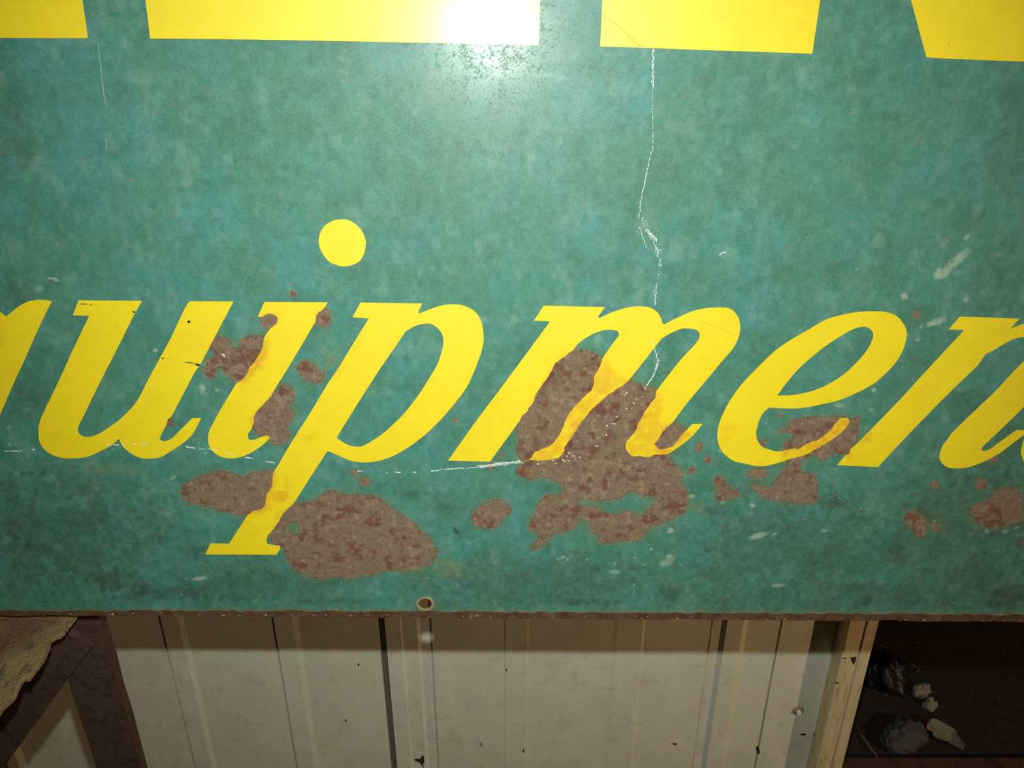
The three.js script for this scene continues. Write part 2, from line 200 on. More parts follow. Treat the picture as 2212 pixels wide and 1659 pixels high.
const ambers = [[1243, 930, 16, 34, 0.45, 0.75], [1222, 985, 16, 14, 0, 0.6], [1270, 870, 22, 12, -0.6, 0.6], [1290, 830, 12, 20, 0, 0.5], [1400, 893, 18, 10, -0.5, 0.4], [1385, 925, 9, 12, 0, 0.4], [1432, 975, 22, 10, 0, 0.8], [1478, 945, 26, 10, -0.7, 0.75], [1815, 925, 36, 12, -0.6, 0.85], [1770, 955, 30, 12, -0.5, 0.45], [560, 775, 14, 34, 0.5, 0.75], [540, 805, 12, 14, 0, 0.75], [565, 790, 20, 14, 0, 0.35], [605, 1072, 26, 16, -0.2, 0.8], [618, 1045, 14, 22, 0, 0.35], [575, 1098, 20, 12, 0, 0.5], [600, 1120, 12, 18, 0, 0.35], [1570, 925, 30, 12, 0, 0.25], [1565, 950, 24, 16, 0, 0.25], [1868, 950, 26, 14, -0.7, 0.5], [1835, 985, 10, 12, 0, 0.4], [733, 800, 12, 30, 0.5, 0.3], [752, 740, 26, 34, 0.5, 0.22], [1385, 870, 10, 12, 0, 0.3], [662, 945, 26, 12, 0, 0.3], [1180, 775, 10, 10, 0, 0.15], [640, 948, 16, 8, 0, 0.25], [1480, 990, 10, 5, 0, 0.2], [160, 1030, 8, 8, 0, 0.2], [1555, 985, 8, 6, 0, 0.25], [1640, 1000, 14, 6, 0, 0.3], [350, 797, 4, 3, 0, 0.5], [1570, 985, 5, 3, 0, 0.5]];
const amberMap = splat(ambers);
const GA = [68, 131, 122], GB = [68, 126, 106], GC = [120, 150, 136], GD = [50, 104, 88];
const grain = () => rnd() + rnd() + rnd() - 1.5;
// grimy blotches with ragged outlines on the lower half
const grimeSpots = [[250, 1250, 90, 40, 0, 0.6], [170, 1120, 60, 60, 0, 0.4], [60, 1200, 60, 80, 0, 0.55], [350, 1280, 120, 26, 0, 0.55], [20, 1060, 40, 60, 0, 0.4], [520, 1290, 80, 16, 0, 0.5], [700, 1300, 130, 12, 0, 0.4], [980, 1300, 60, 14, 0, 0.4], [1240, 1300, 160, 14, 0, 0.45], [1790, 1085, 36, 30, 0, 0.55], [1600, 1060, 30, 30, 0, 0.4], [1520, 1100, 40, 26, 0, 0.4], [1650, 1210, 40, 18, 0.3, 0.45], [1540, 1240, 30, 40, 0, 0.35], [1750, 1270, 80, 40, 0, 0.45], [1950, 1200, 70, 60, 0, 0.45], [2100, 1240, 90, 60, 0, 0.5], [2180, 1290, 60, 40, 0, 0.6], [1850, 1300, 140, 20, 0, 0.5], [1450, 1280, 60, 26, 0, 0.4], [985, 1148, 6, 18, -0.5, 0.7], [960, 1090, 60, 30, 0, 0.25], [880, 1060, 50, 20, 0, 0.3], [1190, 1055, 40, 10, 0, 0.35], [2100, 880, 60, 50, 0, 0.3], [2180, 960, 40, 60, 0, 0.35], [60, 860, 50, 60, 0, 0.3], [30, 640, 50, 40, 0, 0.25], [2150, 620, 60, 80, 0, 0.22], [2180, 300, 50, 100, 0, 0.2], [30, 250, 40, 120, 0, 0.2], [300, 1130, 60, 40, 0, 0.3], [420, 1190, 50, 24, 0, 0.3], [150, 1150, 260, 170, 0, 0.4], [560, 1260, 260, 70, 0, 0.35], [1150, 1260, 320, 80, 0, 0.35], [1700, 1180, 260, 130, 0, 0.4], [2080, 1130, 200, 190, 0, 0.42], [1820, 1290, 420, 50, 0, 0.4]];
const grime = splat(grimeSpots);
const greenTex = dataTex(TW, TH, (i, j, o) => {
  const x = i / 60, y = j / 60, k = j * TW + i;
  const n3 = smooth(0.2, 0.8, 0.5 * fbm(x * 7 + 21, y * 7 + 5, 4) + 0.5 * fbm(x * 1.6 + 8, y * 1.6, 3));
  const big = smooth(0.32, 0.68, fbm(x * 0.35 + 3, y * 0.35, 3)), mid = smooth(0.35, 0.65, fbm(x * 1.1 + 30, y * 1.0 + 5, 4)), fine = fbm(x * 6, y * 5, 3) - 0.5, dark = smooth(0.48, 0.72, fbm(x * 1.5 + 80, y * 1.5, 4)), moss = smooth(0.5, 0.75, fbm(x * 0.8 + 140, y * 0.8 + 30, 4));
  let h = smooth(0.5, 0.78, fbm(x * 2.7 + 11, y * 2.3 + 44, 4)) * 0.34 + smooth(0.58, 0.76, fbm(x * 3 + 91, y * 0.5 + 4, 3)) * 0.12;
  const g = grain() * 12 + fine * 22, r1 = rustNear[k], r2 = rustFar[k], n2 = fbm(x * 5 + 50, y * 5, 3);
  const st = clamp(r2 * 1.7 * (0.3 + n2)) * 0.6, rim = clamp(1 - Math.abs(r1 - 0.22 - 0.2 * (n2 - 0.5)) / 0.16) * smooth(0.42, 0.62, n2) * 0.5, ring = smooth(0.03, 0.4, r1 + 0.3 * (n2 - 0.5)) * 0.75, br = clamp(r1 * 2 - 0.3 + 1.2 * (n2 - 0.5));
  const sc = scuffMap[k], ol = oliveMap[k], bw = brownMap[k] * smooth(0.35, 0.65, n2);
  for (let c = 0; c < 3; c++) {
    let v = lerp(lerp(GA[c], GB[c], big * 0.55 + mid * 0.45), GC[c], h); v = lerp(v, GD[c], dark * 0.3); v = lerp(v, [72, 116, 86][c], moss * 0.25); v = lerp(v, [58, 78, 62][c], clamp(grime[k] * (0.35 + 1.1 * n3)));
    v = lerp(v, [92, 116, 76][c], st); v = lerp(v, [132, 138, 84][c], ol * 0.75 * (0.35 + n2)); v = lerp(v, [112, 108, 74][c], ring); v = lerp(v, [150, 168, 130][c], rim);
    v = lerp(v, [98, 78, 58][c], Math.max(br, bw)); v = lerp(v, [196, 200, 178][c], sc);
    o[c] = v + g * (c === 0 ? 0.8 : 1);
  }
});
const greenRough = dataTex(1024, 640, (i, j, o) => { const x = i / 30, y = j / 30, v = 70 + 50 * (fbm(x * 4, y * 4, 4) - 0.5) + 40 * (vn(x * 30, y * 30) - 0.5) + 60 * smooth(0.66, 0.9, vn(x * 33 + 5, y * 33)); o[0] = o[2] = 0; o[1] = v; }, false);
const yellowTex = dataTex(TW, TH, (i, j, o) => {
  const x = i / 60, y = j / 60, k = j * TW + i, n = fbm(x * 2, y * 2, 4) - 0.5, n2 = fbm(x * 5 + 50, y * 5, 3), a = clamp(amberMap[k] * (0.5 + n2)), e = clamp(rustNear[k] * 1.1 * (n2 - 0.1)), g = grain() * 6 + n * 10;
  const pit = vn(i / 2.2 + 9, j / 2.2) > 0.985 ? 0.4 : 0;
  for (let c = 0; c < 3; c++) { let v = [233, 211, 22][c]; v = lerp(v, [206, 140, 24][c], a * 0.5); v = lerp(v, [196, 112, 36][c], e * 0.45); v = lerp(v, [120, 84, 30][c], pit); o[c] = v + g * (c === 2 ? 0.6 : 1); }
});
const rustTex = dataTex(2048, 2048, (i, j, o) => {
  const x = i / 20, y = j / 20, a = fbm(x, y, 4), b = smooth(0.52, 0.74, fbm(x * 1.5 + 60, y * 1.5, 4)), d = smooth(0.55, 0.8, fbm(x * 4 + 9, y * 4 + 20, 3)), l = smooth(0.55, 0.75, fbm(x * 2.2, y * 2.2 + 90, 3)), g = grain() * 15;
  for (let c = 0; c < 3; c++) { let v = lerp([122, 100, 82][c], [116, 103, 80][c], a); v = lerp(v, [146, 130, 108][c], l * 0.55); v = lerp(v, [100, 60, 47][c], b * 0.75); v = lerp(v, [70, 48, 38][c], d * 0.28); o[c] = v + g; }
});
const rustBump = dataTex(1024, 1024, (i, j, o) => { o[0] = o[1] = o[2] = 255 * fbm(i / 5, j / 5, 4); }, false);
const uvSign = (g) => { const p = g.attributes.position, u = new Float32Array(p.count * 2); for (let i = 0; i < p.count; i++) { u[2 * i] = (p.getX(i) - TX0) / (TX1 - TX0); u[2 * i + 1] = (p.getY(i) - TY0) / (TY1 - TY0); } g.setAttribute('uv', new THREE.BufferAttribute(u, 2)); return g; };
const uvMetre = (g, s) => { const p = g.attributes.position, u = new Float32Array(p.count * 2); for (let i = 0; i < p.count; i++) { u[2 * i] = p.getX(i) / s; u[2 * i + 1] = p.getY(i) / s; } g.setAttribute('uv', new THREE.BufferAttribute(u, 2)); return g; };

const M = {
  green: new THREE.MeshPhysicalMaterial({ map: greenTex, roughness: 0.6, specularIntensity: 0.75, clearcoat: 0.3, clearcoatRoughness: 1, clearcoatRoughnessMap: greenRough, ior: 1.5 }),
  yellow: new THREE.MeshPhysicalMaterial({ map: yellowTex, roughness: 0.5, clearcoat: 0.45, clearcoatRoughness: 0.25, ior: 1.55 }),
  rust: new THREE.MeshStandardMaterial({ map: rustTex, roughness: 0.92, bumpMap: rustBump, bumpScale: 0.0006 }),
  scratch: new THREE.MeshStandardMaterial({ color: 0xe6ece4, roughness: 0.5 }),  // white of the painted flash glints, shared with one hairline scratch
  pit: new THREE.MeshStandardMaterial({ color: 0x1e140c, roughness: 0.95 }),
  eyelet: new THREE.MeshStandardMaterial({ color: 0xc0ac86, roughness: 0.7, bumpMap: rustBump, bumpScale: 0.0004 }),
};

// ------------------------------------------------------------------ the enamel sign
const sign = thing('enamel_sign', 'weathered green enamel sign with yellow lettering and brown rust patches', 'sign', [base.x, base.y, base.z]);
sign.quaternion.setFromRotationMatrix(new THREE.Matrix4().makeBasis(axX, axY, nrm));
const shapeOf = (poly, holes = []) => { const s = new THREE.Shape(poly.map(p => S(...p))); for (const h of holes) s.holes.push(new THREE.Path(h.map(p => S(...p)))); return s; };
const slab = (poly, holes, z0, depth, bevel = 0) => { const g = new THREE.ExtrudeGeometry(shapeOf(poly, holes), bevel ? { depth: depth - bevel, bevelEnabled: true, bevelThickness: bevel, bevelSize: bevel, bevelOffset: -bevel, bevelSegments: 1 } : { depth, bevelEnabled: false }); g.translate(0, 0, z0); return g; };
const boltHole = spot(918.5, 1304, 14.5, 11.5, 0, 28);
mesh('enamel_sheet', uvSign(slab([[-420, -290], [2450, -290], ...edge], [boltHole], -0.0014, 0.0014)), M.green, sign);
for (const l of letters) {
  const m = mesh(l.name, uvSign(slab(l.poly, l.holes, 0, 0.00045, 0.00012)), M.yellow, sign); m.userData.label = l.label;
  if (l.label.includes('letter i ')) mesh('letter_dot', uvSign(slab(ragged(dot, 0.7, 4), [], 0, 0.00045, 0.00012)), M.yellow, m);
}
for (const r of rusts) mesh(r.small ? 'rust_spot' : 'rust_patch', uvMetre(slab(r.poly, r.holes, 0, 0.00016), 1), M.rust, sign);
{ // the ragged margin of the corrosion: rust specks just outside it, enamel flecks left just inside it
  const speck = [], fleck = [];
  const tri = (list, x, y, r, z) => { const g = new THREE.CircleGeometry(1, 6), p = g.attributes.position, c = S(x, y), k = 0.0004 * r, e = 0.5 + rnd(), t = rnd() * 3; for (let i = 0; i < p.count; i++) { const w = i ? 0.7 + 0.6 * rnd() : 1, u = p.getX(i) * w * e, v = p.getY(i) * w; p.setXYZ(i, c.x + k * (u * Math.cos(t) - v * Math.sin(t)), c.y + k * (u * Math.sin(t) + v * Math.cos(t)), z); } list.push(g); };
  const rims = rusts.flatMap(r => [r.poly, ...r.holes]).concat([up]);
  for (const poly of rims) for (const [x, y] of poly) {
    if (x < -20 || x > 2232) continue;
    for (let k = 0; k < 2; k++) {
      const d = 1.5 + 9 * rnd() * rnd(), a = rnd() * 2 * Math.PI, px = x + d * Math.cos(a), py = y + d * Math.sin(a); if (onLetter(px, py)) continue;
      const isIn = rusts.some(r => inside(r.poly, px, py) && !r.holes.some(h => inside(h, px, py)));
      if (isIn ? rnd() < 0.45 : rnd() < 0.8) tri(isIn ? fleck : speck, px, py, (isIn ? 0.5 : 0.6) + 1.6 * rnd() * rnd(), isIn ? 0.00019 : 0.00004);
    }
  }
  const a = mesh('rust_specks', uvMetre(mergeGeometries(speck), 1), M.rust, sign); a.userData = { kind: 'stuff', label: 'rust specks round the patches' };
  const b = mesh('enamel_flecks', uvMetre(mergeGeometries(fleck), 1), new THREE.MeshStandardMaterial({ color: 0x6b7f5e, roughness: 0.7 }), sign); b.userData = { kind: 'stuff', label: 'green enamel flecks left on the rust' };
}
{ // corroded bottom rim
  mesh('rusted_rim', uvMetre(slab([...up, ...edge], [], 0, 0.00022), 1), new THREE.MeshStandardMaterial({ map: rustTex, color: 0xb4a285, roughness: 0.95, bumpMap: rustBump, bumpScale: 0.0006 }), sign);
  const chips = []; for (let i = 0; i < 45; i++) { const x = -60 + rnd() * 2300, e = 1329 + (x > 300 ? (x - 300) * 0.0072 : 0), w = 1 + 4 * rnd() * rnd(); chips.push(slab(ragged(spot(x, e - 1 - 6 * rnd() * rnd(), w, 0.6 + 0.8 * rnd(), 0, 8), 0.5, 2), [], 0.0002, 0.00012)); }
  mesh('bare_chips', mergeGeometries(chips.map(g => uvMetre(g, 1))), new THREE.MeshStandardMaterial({ color: 0xb09a78, roughness: 0.8 }), sign).userData = { kind: 'stuff', label: 'pale chipped flecks along the rim' };
}
{ // eyelet round the bolt hole: a dished washer
  const c = S(918.5, 1304), k = 0.000395, pr = [[14.2, -1.5], [14.4, 1.6], [16.4, 3.2], [18.8, 2.6], [20.2, 0.4], [20, -0.2]].map(([r, z]) => new THREE.Vector2(r * k, z * k));
  const g = new THREE.LatheGeometry(pr, 40); g.rotateX(Math.PI / 2); g.scale(1, 0.9, 1); g.translate(c.x, c.y, 0.0001); mesh('eyelet', g, M.eyelet, sign).userData.label = 'pale corroded eyelet round the bolt hole';
}
// flash glints along a crease, put in as white flecks: [x0, y0, x1, y1, spread, count, length, width]
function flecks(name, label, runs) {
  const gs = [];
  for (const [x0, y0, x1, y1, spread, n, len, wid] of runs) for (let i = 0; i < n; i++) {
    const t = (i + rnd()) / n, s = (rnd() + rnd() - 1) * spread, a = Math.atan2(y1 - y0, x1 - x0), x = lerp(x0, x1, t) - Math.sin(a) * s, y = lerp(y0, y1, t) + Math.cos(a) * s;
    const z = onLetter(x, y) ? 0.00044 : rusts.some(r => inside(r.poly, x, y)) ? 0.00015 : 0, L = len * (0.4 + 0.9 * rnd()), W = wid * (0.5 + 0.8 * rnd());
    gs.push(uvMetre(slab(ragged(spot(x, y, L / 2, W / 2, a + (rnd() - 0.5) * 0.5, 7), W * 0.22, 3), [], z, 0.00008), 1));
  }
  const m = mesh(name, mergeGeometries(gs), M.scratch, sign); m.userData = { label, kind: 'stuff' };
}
flecks('glint_marks', 'broken line of painted flash glints running down from the capital letters', [[1411, 106, 1410, 190, 3.4, 46, 6, 1.1], [1410, 190, 1410, 330, 1.2, 26, 5, 1.1], [1407, 325, 1389, 412, 1.4, 26, 6, 1.3], [1389, 410, 1380, 470, 2.5, 22, 4, 1.2], [1381, 490, 1396, 536, 1.5, 18, 5, 1], [1386, 470, 1424, 545, 7, 46, 3, 1.2], [1396, 496, 1420, 520, 4, 40, 4, 1.6], [1415, 530, 1429, 575, 5, 34, 3, 1.4], [1424, 575, 1419, 612, 1.2, 8, 3, 0.9], [1418, 612, 1414, 656, 3, 26, 5, 1.2], [1407, 728, 1411, 748, 1, 8, 4, 1.2], [1413, 750, 1422, 782, 3, 26, 3.5, 1.2], [1421, 782, 1411, 812, 2, 34, 6, 1.6], [1411, 812, 1396, 834, 1.6, 16, 6, 1.3], [1394, 840, 1393, 838, 1, 4, 5, 3], [1412, 60, 1411, 100, 1, 5, 8, 1]]);
flecks('glint_marks', 'broken line of painted flash glints running level below the italic lettering', [[1125, 997, 1036, 1008, 3.2, 80, 12, 1.8], [1036, 1009, 950, 1015, 1.4, 22, 5, 1.2], [1000, 1010, 965, 1013, 1.6, 14, 4, 1.5], [946, 1016, 932, 1018, 1, 6, 7, 2], [892, 1020, 898, 1020, 1, 3, 5, 2.2], [853, 1019, 864, 1021, 1.4, 6, 5, 2], [836, 1021, 837, 1021, 0.5, 2, 3, 2], [772, 1018, 782, 1018, 1, 6, 6, 2], [575, 997, 593, 999, 1.2, 14, 6, 2], [530, 988, 546, 990, 1.2, 10, 5, 1.8], [484, 977, 510, 983, 1.2, 9, 5, 1.8], [450, 969, 470, 973, 1, 8, 5, 1.6], [430, 969, 442, 971, 1, 5, 5, 1.6], [402, 965, 420, 968, 1.5, 14, 6, 2.2], [305, 958, 316, 959, 1, 7, 5, 2], [288, 958, 293, 959, 1, 3, 4, 1.6], [264, 960, 270, 960, 1.5, 7, 4, 2], [247, 961, 257, 961, 1.5, 10, 6, 2.4], [233, 960, 241, 960, 1, 5, 6, 2], [70, 971, 76, 971, 1, 3, 5, 2.4], [12, 975, 38, 974, 1, 14, 7, 1.8], [42, 974, 48, 973, 1, 3, 4, 1.2]]);
flecks('glint_flecks', 'tiny white flecks painted as flash sparkle over the largest rust patch', [['M', 755, 318, 3], ['M', 685, 348, 3.4], ['M', 655, 390, 5], ['M', 572, 455, 5], ['M', 632, 455, 2.4], ['M', 452, 548, 5], ['M', 405, 632, 4], ['M', 435, 638, 4.4], ['M', 338, 662, 4], ['M', 328, 770, 4.6], ['M', 220, 802, 2.6], ['M', 150, 832, 2], ['M', 208, 905, 5], ['M', 228, 900, 3.5], ['M', 58, 985, 4], ['M', 12, 1035, 4.6], ['M', 570, 265, 5], ['M', 550, 290, 3.6], ['K', 1540, 985, 5], ['K', 1515, 1025, 4.6], ['K', 1595, 1020, 4.6], ['K', 1620, 1040, 3], ['K', 1670, 1035, 3.4], ['K', 1465, 1070, 5], ['K', 1490, 1085, 3.4], ['K', 1540, 1075, 4], ['K', 1350, 1075, 3.4], ['K', 1385, 1110, 4], ['K', 1170, 1115, 5], ['K', 985, 1105, 4], ['C', 728, 915, 6], ['C', 738, 940, 5]].map(([q, a, b, s]) => { const o = SQ[q], x = o[0] + a / o[2], y = o[1] + b / o[2]; return [x, y, x + 0.8, y + 0.5, 0.6, 2, s, s * 0.6]; }));  // sparkle of the flash on the rust, modelled as white flecks
{ // dark nicks in the yellow enamel
  const nick = (o) => mesh('dark_nick', uvMetre(slab(ragged(o, 0.5, 2), [], 0.0004, 0.0001), 1), M.pit, sign);
  nick(spot(408.3, 694.6, 3.4, 2.9)); nick(spot(427, 787.5, 5.5, 2.6, 0.15)); nick(spot(410, 783.5, 11, 1, 0.12)); nick(spot(352, 774, 3.4, 1.3, 0.1)); nick(spot(289.5, 673.5, 4, 1.6)); nick(spot(181, 656.5, 9, 1, 0.05)); nick(spot(197, 657.6, 2.4, 1));
  const strip = (pts, w) => { const a = [], b = []; pts.forEach(([x, y], i) => { const [px, py] = pts[Math.max(0, i - 1)], [qx, qy] = pts[Math.min(pts.length - 1, i + 1)], l = Math.hypot(qx - px, qy - py) || 1; a.push([x - (qy - py) / l * w, y + (qx - px) / l * w]); b.unshift([x + (qy - py) / l * w, y - (qx - px) / l * w]); }); return a.concat(b); };
  const fine = new THREE.MeshStandardMaterial({ color: 0xc0a018, roughness: 0.8 });
  mesh('hairline_scratch', uvMetre(slab(strip([[1304, 24], [1307, 41], [1320, 46], [1335, 55], [1350, 69], [1365, 84], [1378, 97], [1388, 101]], 0.7), [], 0.00042, 0.00006), 1), fine, sign);
  mesh('hairline_scratch', uvMetre(slab(strip([[1511, 692.5], [1535, 701], [1560, 712], [1590, 724]], 0.35), [], 0.00042, 0.00006), 1), fine, sign);
  const pale = new THREE.MeshStandardMaterial({ color: 0x86a698, roughness: 0.8 });
  mesh('hairline_scratch', uvMetre(slab(strip([[212, 95], [218, 150], [224, 200], [228, 225]], 0.8), [], 0, 0.00005), 1), pale, sign);
  mesh('hairline_scratch', uvMetre(slab(strip([[228, 300], [231, 325]], 0.8), [], 0, 0.00005), 1), pale, sign);
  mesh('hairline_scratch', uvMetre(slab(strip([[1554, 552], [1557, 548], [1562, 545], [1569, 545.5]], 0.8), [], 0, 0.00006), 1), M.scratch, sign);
}

// ------------------------------------------------------------------ the shed: siding, jamb, floor, shell
const sidingTex = dataTex(512, 512, (i, j, o) => { const x = i / 40, y = j / 40, a = fbm(x * 1.4, y * 1.1, 4) - 0.5, d = smooth(0.62, 0.85, fbm(x * 3 + 4, y * 3, 3)), g = grain() * 9; for (let c = 0; c < 3; c++) o[c] = lerp([242, 244, 221][c], [222, 218, 190][c], d * 0.5) + a * 20 + g + (c === 1 ? 5 : -3) * (fbm(x * 2.6 + 40, y * 2.6, 3) - 0.5) * 3; });
sidingTex.wrapS = sidingTex.wrapT = THREE.RepeatWrapping;
const woodTex = dataTex(256, 512, (i, j, o) => { const v = fbm(i / 6, j / 90, 4) - 0.5, k = smooth(0.6, 0.8, fbm(i / 3, j / 50 + 30, 3)), g = grain() * 8; for (let c = 0; c < 3; c++) o[c] = lerp([230, 216, 170][c], [178, 156, 108][c], k * 0.5) + v * 36 + g; });
const ironTex = dataTex(256, 256, (i, j, o) => { const a = fbm(i / 22, j / 22, 4), b = smooth(0.5, 0.75, fbm(i / 9 + 30, j / 9, 3)), g = grain() * 10; for (let c = 0; c < 3; c++) o[c] = lerp(lerp([74, 54, 44][c], [90, 66, 50][c], a), [54, 37, 34][c], b * 0.6) + g; });
const plankTex = dataTex(512, 512, (i, j, o) => { const a = fbm(i / 40, j / 40, 4), b = smooth(0.45, 0.7, fbm(i / 60 + 8, j / 60, 3)), d = smooth(0.58, 0.8, fbm(i / 8, j / 20 + 50, 3)), g = grain() * 12; for (let c = 0; c < 3; c++) o[c] = lerp(lerp([142, 126, 84][c], [122, 92, 66][c], b), [84, 62, 46][c], d * 0.5) + (a - 0.5) * 30 + g; });
const soilTex = dataTex(512, 512, (i, j, o) => { const a = fbm(i / 14, j / 14, 5), g = grain() * 12; for (let c = 0; c < 3; c++) o[c] = lerp([38, 30, 26][c], [62, 48, 40][c], a) + g; });
for (const t of [woodTex, ironTex, plankTex, soilTex]) t.wrapS = t.wrapT = THREE.RepeatWrapping;
M.siding = new THREE.MeshStandardMaterial({ map: sidingTex, roughness: 0.6 });
M.wood = new THREE.MeshStandardMaterial({ map: woodTex, roughness: 0.85 });
M.iron = new THREE.MeshStandardMaterial({ map: ironTex, roughness: 0.85, bumpMap: rustBump, bumpScale: 0.0008 });
M.plank = new THREE.MeshStandardMaterial({ map: plankTex, roughness: 0.95, bumpMap: rustBump, bumpScale: 0.0012 });
M.soil = new THREE.MeshStandardMaterial({ map: soilTex, roughness: 1, bumpMap: rustBump, bumpScale: 0.004 });
M.crust = new THREE.MeshStandardMaterial({ color: 0x40301f, roughness: 0.95 });
M.dark = new THREE.MeshStandardMaterial({ color: 0x4a3f36, roughness: 0.95 });
const boxUV = (g, s) => { const p = g.attributes.position, n = g.attributes.normal, u = g.attributes.uv; for (let i = 0; i < p.count; i++) { const ax = Math.abs(n.getX(i)), ay = Math.abs(n.getY(i)); u.setXY(i, (ax > 0.6 ? p.getZ(i) : p.getX(i)) / s, (ay > 0.6 ? p.getZ(i) : p.getY(i)) / s); } return g; };
function block(name, x0, x1, y0, y1, z0, z1, mat, parent = scene, s = 0.5, r = 0) { const g = r ? new RoundedBoxGeometry(x1 - x0, y1 - y0, z1 - z0, 2, r) : new THREE.BoxGeometry(x1 - x0, y1 - y0, z1 - z0); g.translate((x0 + x1) / 2, (y0 + y1) / 2, (z0 + z1) / 2); return mesh(name, boxUV(g, s), mat, parent); }
const structure = (o, label) => { o.userData = { kind: 'structure', label }; return o; };
const WX = (px) => onZ(px, 1420, -WALL).x;                                        // measured along the siding
const HALL = 2.6, JX = WX(1832);
structure(block('floor', -2.6, 3.0, -0.1, 0, -4, 2.6, M.soil), 'dark trodden earth floor of the shed');
structure(block('ceiling', -2.6, 3.0, HALL, HALL + 0.1, -4, 2.6, M.dark), 'dark boarded ceiling above the sign');
structure(block('wall_left', -2.7, -2.6, 0, HALL, -4, 2.6, M.dark), 'dark side wall beyond the sawhorse');
structure(block('wall_right', 3.0, 3.1, 0, HALL, -4, 2.6, M.dark), 'dark side wall beyond the doorway');
structure(block('wall_front', -2.6, 3.0, 0, HALL, 2.6, 2.7, M.dark), 'dark wall facing the sign');
structure(block('wall_far', -2.6, 3.0, 0, HALL, -4.1, -4, M.dark), 'dark wall at the far end beyond the doorway');
const wallBack = new THREE.Group(); wallBack.name = 'wall_back'; scene.add(wallBack); structure(wallBack, 'off-white ribbed metal siding on a dark frame');
block('backing', -2.6, JX, 0, HALL, -WALL - 0.09, -WALL - 0.05, M.dark, wallBack);
function sheet(profile) {                                                         // [px, depth in mm] along the wall, bent from 0.8 mm sheet
  const T = 0.0008, f = profile.map(([p, d]) => [WX(p), -WALL + d / 1000]), s = new THREE.Shape();
  f.forEach(([x, z], i) => (i ? s.lineTo(x, -z) : s.moveTo(x, -z))); [...f].reverse().forEach(([x, z]) => s.lineTo(x, -z + T)); s.closePath();
  const g = new THREE.ExtrudeGeometry(s, { depth: HALL, bevelEnabled: false }); g.rotateX(-Math.PI / 2); g.computeVertexNormals();
  return mesh('siding_panel', boxUV(g, 0.6), M.siding, wallBack);
}
block('joint_strip', WX(823.2), WX(838.2), 0, HALL, -WALL - 0.03, -WALL - 0.006, new THREE.MeshStandardMaterial({ color: 0x77746a, roughness: 0.9 }), wallBack);
const rib = (a, h = 5) => [[a, 0], [a + 8, h], [a + 34, h], [a + 48, 0]];
sheet([[-900, 0], [-780, 0], ...rib(-770), ...rib(-540), ...rib(-310), [-120, 0], [-100, 3], [-80, 0], ...rib(-75), ...rib(140), [366, 0]]);
sheet([[366.8, -1.5], [368, 2], [404, 2], [416, 0], [603, 0]]);
sheet([[603.8, -1.5], [605, 2], [644, 2], [656, 0], [823, 0], [823.5, -24]]);
sheet([[837.5, -24], [838, 2], [871, 2], [873, 0.5], [905, 0.5], [911, -2], [932, -2], [936, 0], [1089, 0], [1092, 0.7], [1138, 0.7], [1142, 0], [1320, 0], [1330, 0.8], [1382, 0.8], [1388, -1], [1528, -1], [1529, 0], [1548, 0], [1558, 5], [1592, 5], [1604, 0], [1672, 0], [1673, -14]]);
sheet([[1675.5, -14], [1676, 1], [1760, 1], [1800, -1], [1840, -1]]);
{ // dirt on the siding, each a small crust
  const crust = (pts, h = 0.0008) => { const s = new THREE.Shape(pts.map(([x, y]) => { const p = onZ(x, y, -WALL + 0.001); return new THREE.Vector2(p.x, p.y); })); const g = new THREE.ExtrudeGeometry(s, { depth: h, bevelEnabled: false }); g.translate(0, 0, -WALL + 0.0008); mesh('dirt_crust', g, M.crust, wallBack); };
  crust(ragged([[896, 1640], [908, 1639], [911, 1633], [915, 1632], [917, 1645], [914, 1651], [916, 1659], [911, 1651], [904, 1645], [897, 1644]], 0.8));
  crust(ragged(spot(862, 1646, 5, 3, -0.4), 1.4)); crust(ragged(spot(870, 1640, 3, 3), 1)); crust(ragged(spot(853, 1644, 2, 1.6), 0.5)); crust(ragged(spot(1637.5, 1620, 3.4, 9, -0.15), 1)); crust(ragged(spot(1131, 1622, 1.5, 4), 0.5));
  crust(ragged(spot(775, 1436, 1.5, 3), 0.5)); crust(ragged(spot(1094, 1447, 1.4, 3), 0.5)); crust(ragged(spot(747, 1556, 2, 2), 0.5)); crust(ragged(spot(1763, 1588, 6, 9, 0.2), 2)); crust(ragged(spot(1735, 1586, 6, 2), 1));
  crust(ragged(spot(1040, 1608, 1, 5), 0.5)); crust(ragged(spot(1458, 1607, 5, 1.4), 0.6));
  const sc = onZ(1724.5, 1535, -WALL + 0.001), screw = new THREE.Group(); screw.name = 'siding_screw'; screw.position.copy(sc); wallBack.add(screw);
  const washer = new THREE.LatheGeometry([[0.003, 0.003], [0.007, 0.0026], [0.0086, 0.001], [0.0088, 0]].map(p => new THREE.Vector2(...p)), 28); washer.rotateX(Math.PI / 2); mesh('washer', washer, M.eyelet, screw);
  const head = new THREE.CylinderGeometry(0.004, 0.0046, 0.004, 6); head.rotateX(Math.PI / 2); head.translate(0, 0, 0.0045); mesh('hex_head', head, M.siding, screw);
}
